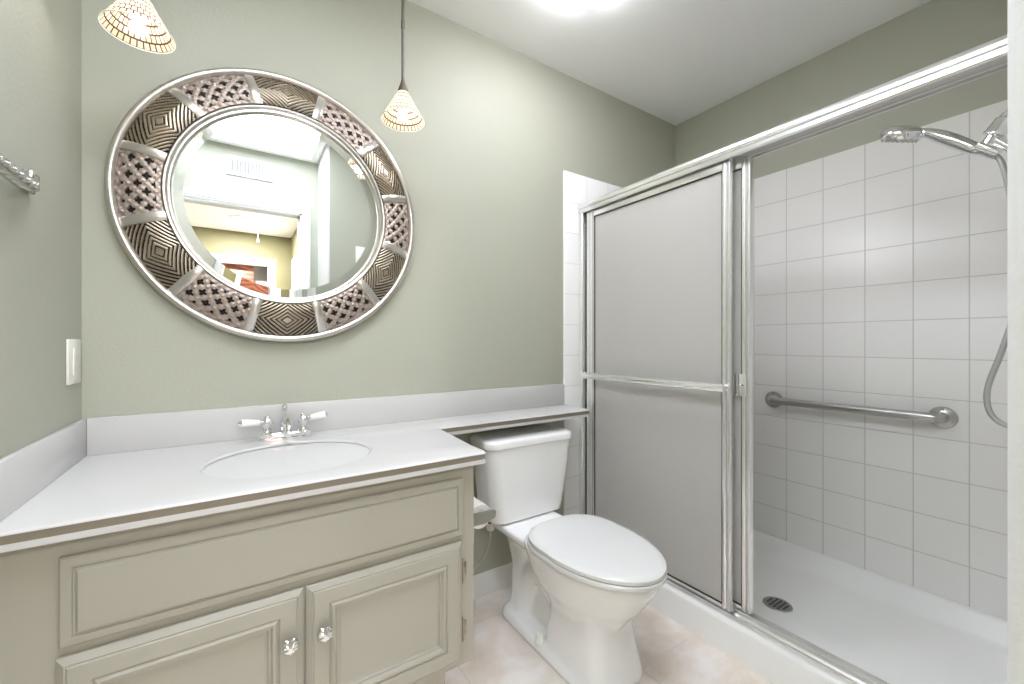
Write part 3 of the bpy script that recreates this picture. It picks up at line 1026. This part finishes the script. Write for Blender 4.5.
# rear leg, web and foot
mb.loft([rrect(TX - w, TX + w, y0, yb_, 0.03, z, 8) for z, w, y0, yb_ in ((0, 0.100, -0.26, -0.135), (0.03, 0.090, -0.25, -0.145), (0.08, 0.084, -0.245, -0.150), (0.20, 0.080, -0.245, -0.150), (0.29, 0.088, -0.26, -0.13), (0.325, 0.105, -0.28, -0.09), (0.345, 0.115, -0.29, -0.06))])
mb.box((TX - 0.05, -0.46, 0), (TX + 0.05, -0.17, 0.36))
mb.loft([rrect(TX - 0.134, TX + 0.134, -0.66, -0.125, 0.075, z, 8) for z in (0, 0.018)] + [rrect(TX - 0.118, TX + 0.118, -0.65, -0.138, 0.065, 0.034, 8)])
# trapway
for q in (-1, 1):
    mb.tube(catmull([(TX + q * 0.028, -0.46, 0.14), (TX + q * 0.034, -0.40, 0.185), (TX + q * 0.036, -0.335, 0.215), (TX + q * 0.034, -0.275, 0.20), (TX + q * 0.03, -0.235, 0.13), (TX + q * 0.028, -0.215, 0.03)], 6), 0.050, 16)
for f in mb.bm.faces:
    f.smooth = True
bo = mb.build('bowl', M['porcelain'], tl, angle=180)
rm = bo.modifiers.new('blend', 'REMESH'); rm.mode = 'VOXEL'; rm.voxel_size = 0.0065; rm.use_smooth_shade = True
sm = bo.modifiers.new('soften', 'SMOOTH'); sm.factor = 0.6; sm.iterations = 16
for q in (-1, 1):
    mb = MB(); mb.lathe([(0.018, 0.0), (0.018, 0.006), (0.0150, 0.010), (0.0138, 0.026), (0.0105, 0.033), (0.001, 0.036)], (TX + q * 0.1165, -0.400, 0.030), n=20)
    mb.build('bolt_cap', M['plastic'], tl)
# tank
mb = MB()
sec = []
for z, hw, yf in ((0.3665, 0.163, -0.180), (0.376, 0.176, -0.194), (0.41, 0.183, -0.199), (0.55, 0.200, -0.208), (0.676, 0.214, -0.214)):
    sec.append(rrect(TX + 0.008 - hw, TX + 0.008 + hw, yf, -0.022, 0.052, z, 10))
mb.loft(sec); mb.build('tank', M['porcelain'], tl)
mb = MB()
sec = []
for z, d in ((0.677, 0.004), (0.679, 0.0), (0.698, 0.0), (0.704, 0.003), (0.708, 0.010), (0.710, 0.022)):
    sec.append(rrect(TX + 0.008 - 0.219 + d, TX + 0.008 + 0.219 - d, -0.220 + d, -0.014 - d * 0.3, 0.054, z, 10))
mb.loft(sec); mb.build('tank_lid', M['porcelain'], tl)
# seat ring and closed lid
mb = MB()
mb.loft([egg(0.383, -0.325, -0.808, 0.178), egg(0.385, -0.322, -0.812, 0.181), egg(0.394, -0.322, -0.812, 0.181), egg(0.398, -0.325, -0.808, 0.177)]); mb.build('seat', M['seat'], tl)
mb = MB()
mb.loft([egg(0.4005, -0.33, -0.806, 0.175), egg(0.402, -0.328, -0.810, 0.179), egg(0.412, -0.328, -0.810, 0.179), egg(0.4165, -0.332, -0.804, 0.174), egg(0.419, -0.345, -0.784, 0.158), egg(0.4205, -0.40, -0.69, 0.10)]); mb.build('lid', M['seat'], tl)
for q in (-1, 1):
    mb = MB(); mb.box((TX + q * 0.075 - 0.018, -0.345, 0.372), (TX + q * 0.075 + 0.018, -0.312, 0.400), 0.007, 3); mb.build('hinge', M['seat'], tl)
# flush lever on the front left of the tank is behind the vanity; supply stub below it
mb = MB()
mb.lathe([(0.011, 0.368), (0.011, 0.345)], (TX - 0.136, -0.095, 0), n=16); mb.build('fill_shank', M['rubber'], tl)
mb = MB(); mb.lathe([(0.013, 0.319), (0.0155, 0.321), (0.0165, 0.345), (0.0135, 0.348)], (TX - 0.136, -0.095, 0), n=10); nu = mb.build('supply_nut', M['plastic'], tl); nu['label'] = 'cream plastic coupling nut'
sp = thing('supply_hose', 'thin braided water hose below the toilet tank, left of the bowl', 'hose', (1.10, -0.05, 0.17))
mb = MB(); mb.tube(catmull([(TX - 0.136, -0.095, 0.3185), (TX - 0.137, -0.095, 0.29), (TX - 0.144, -0.09, 0.25), (TX - 0.168, -0.08, 0.20), (TX - 0.205, -0.068, 0.165), (TX - 0.245, -0.06, 0.158)], 8), 0.0045, 10); mb.build('hose', M['hose'], sp)
mb = MB()
mb.lathe([(0.028, 0.001), (0.026, 0.006), (0.010, 0.009), (0.0085, 0.05), (0.012, 0.052), (0.012, 0.075), (0.004, 0.077)], (TX - 0.262, 0, 0.158), '-y', n=20)
mb.tube([(TX - 0.262, -0.06, 0.158), (TX - 0.238, -0.06, 0.158)], 0.007, 10)
mb.lathe([(0.004, 0.075), (0.004, 0.09), (0.016, 0.092), (0.016, 0.098), (0.001, 0.10)], (TX - 0.262, 0, 0.158), '-y', n=14)
mb.build('stop_valve', M['chrome'], sp)

# paper holder on the vanity side, with its roll
th = thing('paper_holder', 'chrome toilet paper holder on the vanity side facing the toilet', 'holder', (VX, -0.44, 0.57))
mb = MB(); mb.box((VX + 0.0002, -0.505, 0.552), (VX + 0.004, -0.355, 0.596), 0.002); mb.build('wall_plate', M['chrome'], th)
for y0 in (-0.502, -0.366):
    mb = MB()
    pl2 = [(VX + 0.004, 0.555), (VX + 0.004, 0.594), (VX + 0.055, 0.592), (VX + 0.080, 0.590), (VX + 0.087, 0.583), (VX + 0.084, 0.566), (VX + 0.050, 0.554)]
    mb.loft([[Vector((x, y, z)) for x, z in pl2] for y in (y0, y0 + 0.008)])
    mb.build('arm', M['chrome'], th)
mb = MB(); mb.tube([(VX + 0.041, -0.494, 0.5722), (VX + 0.041, -0.3665, 0.5722)], 0.0192, 28); mb.build('spindle', M['chrome'], th)
tr = thing('toilet_roll', 'white toilet paper roll on the chrome holder beside the vanity', 'toilet paper', (VX + 0.041, -0.43, 0.5724))
mb = MB(); mb.lathe([(0.020, -0.488), (0.0355, -0.488), (0.0365, -0.486), (0.0365, -0.374), (0.0355, -0.372), (0.020, -0.372), (0.0195, -0.43), (0.020, -0.488)], (VX + 0.041, 0, 0.5724), 'y', n=40, cap=False); mb.build('roll', M['paper'], tr)
mb = MB(); mb.loft([[Vector((VX + 0.0046 + a, y, z)) for a, z in ((0, 0.572), (0.003, 0.520), (0.0045, 0.520), (0.0012, 0.572))] for y in (-0.486, -0.374)]); mb.build('loose_sheet', M['paper'], tr)

# ------------------------------------------------------------------ shower pan
PNX0 = 1.775
sp = thing('shower_pan', 'low white shower pan with raised curb under the sliding glass doors', 'shower pan', (2.19, -0.76, 0))
X1, Y0, Y1 = RW - TT - 0.0005, PW + TT + 0.0005, -TT - 0.0005
mb = MB()


def ring4(x0, x1, y0, y1, z, r=0.02):
    return rrect(x0, x1, y0, y1, r, z, 5)


lv = [ring4(PNX0, X1, Y0, Y1, 0.0, 0.002), ring4(PNX0, X1, Y0, Y1, 0.106, 0.002), ring4(PNX0 + 0.004, X1, Y0, Y1, 0.116, 0.003), ring4(PNX0 + 0.013, X1 - 0.001, Y0 + 0.001, Y1 - 0.001, 0.1205, 0.004),
      ring4(PNX0 + 0.088, X1 - 0.012, Y0 + 0.012, Y1 - 0.012, 0.1195, 0.02), ring4(PNX0 + 0.096, X1 - 0.020, Y0 + 0.020, Y1 - 0.020, 0.113, 0.03), ring4(PNX0 + 0.104, X1 - 0.05, Y0 + 0.05, Y1 - 0.05, 0.060, 0.05),
      ring4(PNX0 + 0.116, X1 - 0.066, Y0 + 0.066, Y1 - 0.066, 0.046, 0.06), ring4(PNX0 + 0.14, X1 - 0.09, Y0 + 0.09, Y1 - 0.09, 0.041, 0.06)]
lv.append([Vector((2.165 + 0.05 * math.cos(a), -0.77 + 0.05 * math.sin(a), 0.034)) for a in [math.atan2(p.y + 0.77, p.x - 2.165) for p in lv[-1]]])
mb.loft(lv)
pan = mb.build('basin', M['acrylic'], sp, angle=60)
mb = MB()
mb.lathe([(0.001, 0.0), (0.050, 0.0), (0.052, 0.0015), (0.050, 0.0035), (0.042, 0.004), (0.001, 0.0042)], (2.165, -0.77, 0.0345), n=40)
dg = mb.build('drain_grate', M['steel'], sp); dg['label'] = 'round grey metal drain grate'
mb = MB()
for i in range(-2, 3):
    for j in range(-2, 3):
        if i * i + j * j > 7:
            continue
        mb.box((2.165 + i * 0.015 - 0.0045, -0.77 + j * 0.015 - 0.0045, 0.0385), (2.165 + i * 0.015 + 0.0045, -0.77 + j * 0.015 + 0.0045, 0.0391))
mb.build('drain_hole', M['dark'], dg, smooth=False)

# ------------------------------------------------------------------ sliding shower door
sd = thing('shower_door_frame', 'bright aluminium shower door frame with header, jambs and bottom track', 'shower frame', (1.825, -0.76, 0.12))
ya, yb = -TT - 0.001, PW + TT + 0.001
mb = MB()
hp = [(1.788, 1.740), (1.785, 1.745), (1.785, 1.756), (1.789, 1.758), (1.789, 1.760), (1.783, 1.762), (1.782, 1.770), (1.784, 1.779), (1.790, 1.786), (1.799, 1.791), (1.812, 1.794), (1.842, 1.794), (1.856, 1.790), (1.866, 1.778), (1.866, 1.741), (1.862, 1.741), (1.862, 1.76), (1.8325, 1.76), (1.8325, 1.738), (1.8285, 1.738), (1.8285, 1.76), (1.794, 1.76), (1.792, 1.740)]
mb.loft([[Vector((x, y, z)) for x, z in hp] for y in (ya, yb)]); mb.build('header', M['aluminium'], sd, angle=30)
for (y0, y1) in ((ya, ya - 0.030), (yb, yb + 0.030)):
    mb = MB()
    s_ = 1 if y1 > y0 else -1
    jp = [(1.790, 0), (1.790, 0.022), (1.794, 0.026), (1.800, 0.022), (1.800, 0.010), (1.830, 0.010), (1.830, 0.020), (1.836, 0.020), (1.836, 0.010), (1.858, 0.010), (1.858, 0.022), (1.864, 0.022), (1.864, 0)]
    mb.loft([[Vector((x, y0 + s_ * d, z)) for x, d in jp] for z in (0.1225, 1.7395)]); mb.build('jamb', M['aluminium'], sd, angle=30)
mb = MB()
bp = [(1.792, 0.1208), (1.792, 0.128), (1.796, 0.134), (1.801, 0.134), (1.803, 0.129), (1.826, 0.129), (1.828, 0.142), (1.832, 0.142), (1.834, 0.129), (1.856, 0.127), (1.860, 0.140), (1.864, 0.140), (1.866, 0.1208)]
mb.loft([[Vector((x, y, z)) for x, z in bp] for y in (ya - 0.011, yb + 0.011)]); mb.build('bottom_track', M['aluminium'], sd, angle=30)


def panel(name, xc, y0, y1, z0, z1, label, sw_=0.032, swl=None, rail=0.012, bar=False, pull=False):
    p = thing(name, label, 'shower door', (xc, (y0 + y1) / 2, z0))
    h = 0.010
    swl = swl or sw_
    for a, b in ((y0, y0 + sw_), (y1 - swl, y1)):
        mb = MB()
        # stile: two rounded ribs with a groove
        m_ = (a + b) / 2
        prf = [(-h * 0.5, a), (-h, a + 0.002), (-h * 1.15, a + 0.008), (-h, m_ - 0.002), (-h * 0.6, m_), (-h, m_ + 0.002), (-h * 1.15, b - 0.008), (-h, b - 0.002), (-h * 0.5, b), (h, b), (h, a)]
        mb.loft([[Vector((xc + x, y, z)) for x, y in prf] for z in (z0, z1)]); mb.build('stile', M['aluminium'], p, angle=50)
    for za, zb in ((z0, z0 + rail), (z1 - 0.042, z1)):
        mb = MB(); mb.box((xc - h, y0 + sw_, za), (xc + h, y1 - swl, zb), 0.002); mb.build('rail', M['aluminium'], p)
    mb = MB(); mb.box((xc - 0.0025, y0 + sw_ - 0.004, z0 + rail - 0.003), (xc + 0.0025, y1 - swl + 0.004, z1 - 0.039)); mb.build('glass', M['obscure'], p, smooth=False)
    mb = MB()
    for lo, hi in (((y0 + sw_, z0 + rail), (y1 - swl, z0 + rail + 0.004)), ((y0 + sw_, z1 - 0.046), (y1 - swl, z1 - 0.042)), ((y0 + sw_, z0 + rail), (y0 + sw_ + 0.003, z1 - 0.042)), ((y1 - swl - 0.003, z0 + rail), (y1 - swl, z1 - 0.042))):
        mb.box((xc - 0.006, lo[0], lo[1]), (xc - 0.002, hi[0], hi[1]))
    if bar:
        mb.box((xc - 0.009, y1 + 0.0002, z0 + 0.01), (xc + 0.006, y1 + 0.006, z1 - 0.02))
    mb.build('gasket', M['rubber'], p, smooth=False)
    if bar:
        zb = 0.931
        xb = 1.768
        mb = MB()
        mb.loft([[Vector((xb + x, y, zb + z)) for x, z in ((0.006, -0.013), (-0.002, -0.0145), (-0.006, -0.011), (-0.003, -0.004), (-0.007, 0.004), (-0.004, 0.012), (0.002, 0.0145), (0.006, 0.012))] for y in (y0 + 0.006, y1 - 0.004)])
        tbp = mb.build('towel_rail', M['aluminium'], p, angle=30)
        for yy in (y0 + sw_ * 0.5, y1 - swl * 0.5):
            mb = MB(); mb.lathe([(0.010, 0), (0.0085, 0.004), (0.0085, xc - h - xb - 0.006), (0.0125, xc - h - xb - 0.004), (0.0125, xc - h - xb + 0.001)], (xb + 0.004, yy, zb), 'x', n=20); mb.build('rail_post', M['aluminium'], tbp)
    return p


outer = panel('sliding_shower_door', 1.8135, -0.776, -0.050, 0.1365, 1.753, 'outer obscure-glass sliding shower door with the horizontal towel rail', swl=0.052, bar=True)
inner = panel('sliding_shower_door', 1.847, -0.828, -0.098, 0.1445, 1.753, 'inner obscure-glass sliding shower door showing past the right edge of the outer one')
mb = MB()
mb.box((1.8325, -0.786, 0.903), (1.8365, -0.768 - 0.0095, 0.982), 0.001)
mb.box((1.8270, -0.8170, 0.903), (1.8360, -0.7915, 0.982), 0.002)
mb.lathe([(0.003, 0), (0.0027, 0.0015), (0.0005, 0.0018)], (1.8270, -0.806, 0.942), '-x', n=12, mi=1)
mb.build('finger_pull', [M['aluminium'], M['dark']], inner)

# ------------------------------------------------------------------ grab bar
GZ, GX = 0.807, RW - TT
gb = thing('grab_bar', 'brushed steel grab bar mounted on the tiled shower wall', 'grab bar', (GX, -0.865, GZ))
mb = MB()
pth = catmull([(GX - 0.001, -0.566, GZ), (GX - 0.020, -0.566, GZ), (GX - 0.038, -0.576, GZ), (GX - 0.045, -0.600, GZ), (GX - 0.045, -0.72, GZ), (GX - 0.045, -1.01, GZ), (GX - 0.045, -1.13, GZ), (GX - 0.038, -1.154, GZ), (GX - 0.020, -1.164, GZ), (GX - 0.001, -1.164, GZ)], 6)
mb.tube(pth, 0.0175, 20); mb.build('bar', M['steel'], gb)
for yy in (-0.566, -1.164):
    mb = MB(); mb.lathe([(0.041, 0.0004), (0.041, 0.003), (0.038, 0.006), (0.022, 0.008), (0.0172, 0.012)], (GX, yy, GZ), '-x', n=36); fl = mb.build('flange', M['steel'], gb)
    for a in (90, 210, 330):
        mb = MB(); mb.lathe([(0.0048, 0), (0.0045, 0.0015), (0.0005, 0.0025)], (GX - 0.0062, yy + 0.030 * math.cos(math.radians(a)), GZ + 0.030 * math.sin(math.radians(a))), '-x', n=12); mb.build('screw', M['satin'], fl)

# ------------------------------------------------------------------ hand shower
HX = 2.19
HEAD = Matrix.Translation((HX, -1.140, 1.785)) @ Vector((0, 0, -1)).rotation_difference(Vector((0.20, 0.36, -0.90)).normalized()).to_matrix().to_4x4() @ Matrix.Scale(1.17, 4)
hs = thing('hand_shower', 'chrome hand-held shower head with hose, in its wall holder', 'shower head', (HX, PW + TT, 1.79))


def hp_(y, z):
    return Vector((HX, y, z))


mb = MB()
mb.lathe([(0.030, 0.0002), (0.030, 0.004), (0.020, 0.012), (0.0105, 0.016)], (HX, PW + TT, 1.80), 'y', n=28)
mb.tube(catmull([hp_(PW + TT + 0.005, 1.80), hp_(-1.45, 1.80), hp_(-1.405, 1.788), hp_(-1.368, 1.745)], 8), 0.0105, 16)
mb.build('arm', M['chrome'], hs)
A, B = hp_(-1.368, 1.745), hp_(-1.326, 1.668)
mb = MB()
d = (B - A)
mb.tube([A - d * 0.05, A + d * 0.08, A + d * 0.12, A + d * 0.50, A + d * 0.54, A + d * 0.62, A + d * 0.66, A + d * 1.05], [0.013, 0.015, 0.020, 0.024, 0.026, 0.026, 0.016, 0.016], 20)
mb.tube([hp_(-1.338, 1.690), hp_(-1.368, 1.655), hp_(-1.385, 1.632)], [0.012, 0.011, 0.011], 16)
mb.tube([hp_(-1.312, 1.677), hp_(-1.352, 1.640)], [0.0195, 0.0165], 20)
mb.build('holder', M['chrome'], hs)
mb = MB()
pth = catmull([hp_(-1.345, 1.636), hp_(-1.318, 1.662), hp_(-1.300, 1.676), hp_(-1.262, 1.712), hp_(-1.228, 1.742), hp_(-1.203, 1.762), hp_(-1.182, 1.773), hp_(-1.150, 1.782)], 6)
rs = []
for i in range(len(pth)):
    u = i / (len(pth) - 1)
    rs.append(0.0120 + 0.0075 * math.sin(min(1, max(0, (u - 0.10) / 0.72)) * PI) + (0.002 if u > 0.85 else 0))
mb.tube(pth, rs, 20); mb.build('handle', M['chrome'], hs)
mb = MB()
mb.lathe([(0.001, 0.022), (0.020, 0.0215), (0.038, 0.016), (0.047, 0.008), (0.050, 0.001), (0.050, -0.006), (0.047, -0.013), (0.044, -0.0145)], (0, 0, 0), n=40)
mb.xf(HEAD)
hd = mb.build('head', M['chrome'], hs)
mb = MB()
mb.lathe([(0.0445, -0.013), (0.043, -0.0165), (0.001, -0.018)], (0, 0, 0), n=36)
for rr, nn in ((0.016, 8), (0.028, 14), (0.038, 20)):
    for k in range(nn):
        a = 2 * PI * k / nn
        mb.lathe([(0.0022, -0.017), (0.0016, -0.021), (0.0003, -0.0212)], (rr * math.cos(a), rr * math.sin(a), 0), n=8)
mb.xf(HEAD)
sf = mb.build('spray_face', M['satin'], hd); sf['label'] = 'grey nozzle face of the shower head'
mb = MB()
pth = catmull([hp_(-1.345, 1.637), hp_(-1.356, 1.615), hp_(-1.368, 1.55), hp_(-1.380, 1.45), hp_(-1.388, 1.30), hp_(-1.378, 1.17), hp_(-1.355, 1.06), hp_(-1.331, 0.965), hp_(-1.330, 0.905), hp_(-1.345, 0.868), hp_(-1.372, 0.853), hp_(-1.402, 0.868), hp_(-1.420, 0.93), hp_(-1.428, 1.10), hp_(-1.424, 1.40), hp_(-1.405, 1.58), hp_(-1.385, 1.633)], 14)
loops_r = [0.0068 + (0.0006 if i % 2 else 0) for i in range(len(pth))]
mb.tube(pth, loops_r, 14); mb.build('hose', M['hose'], hs)
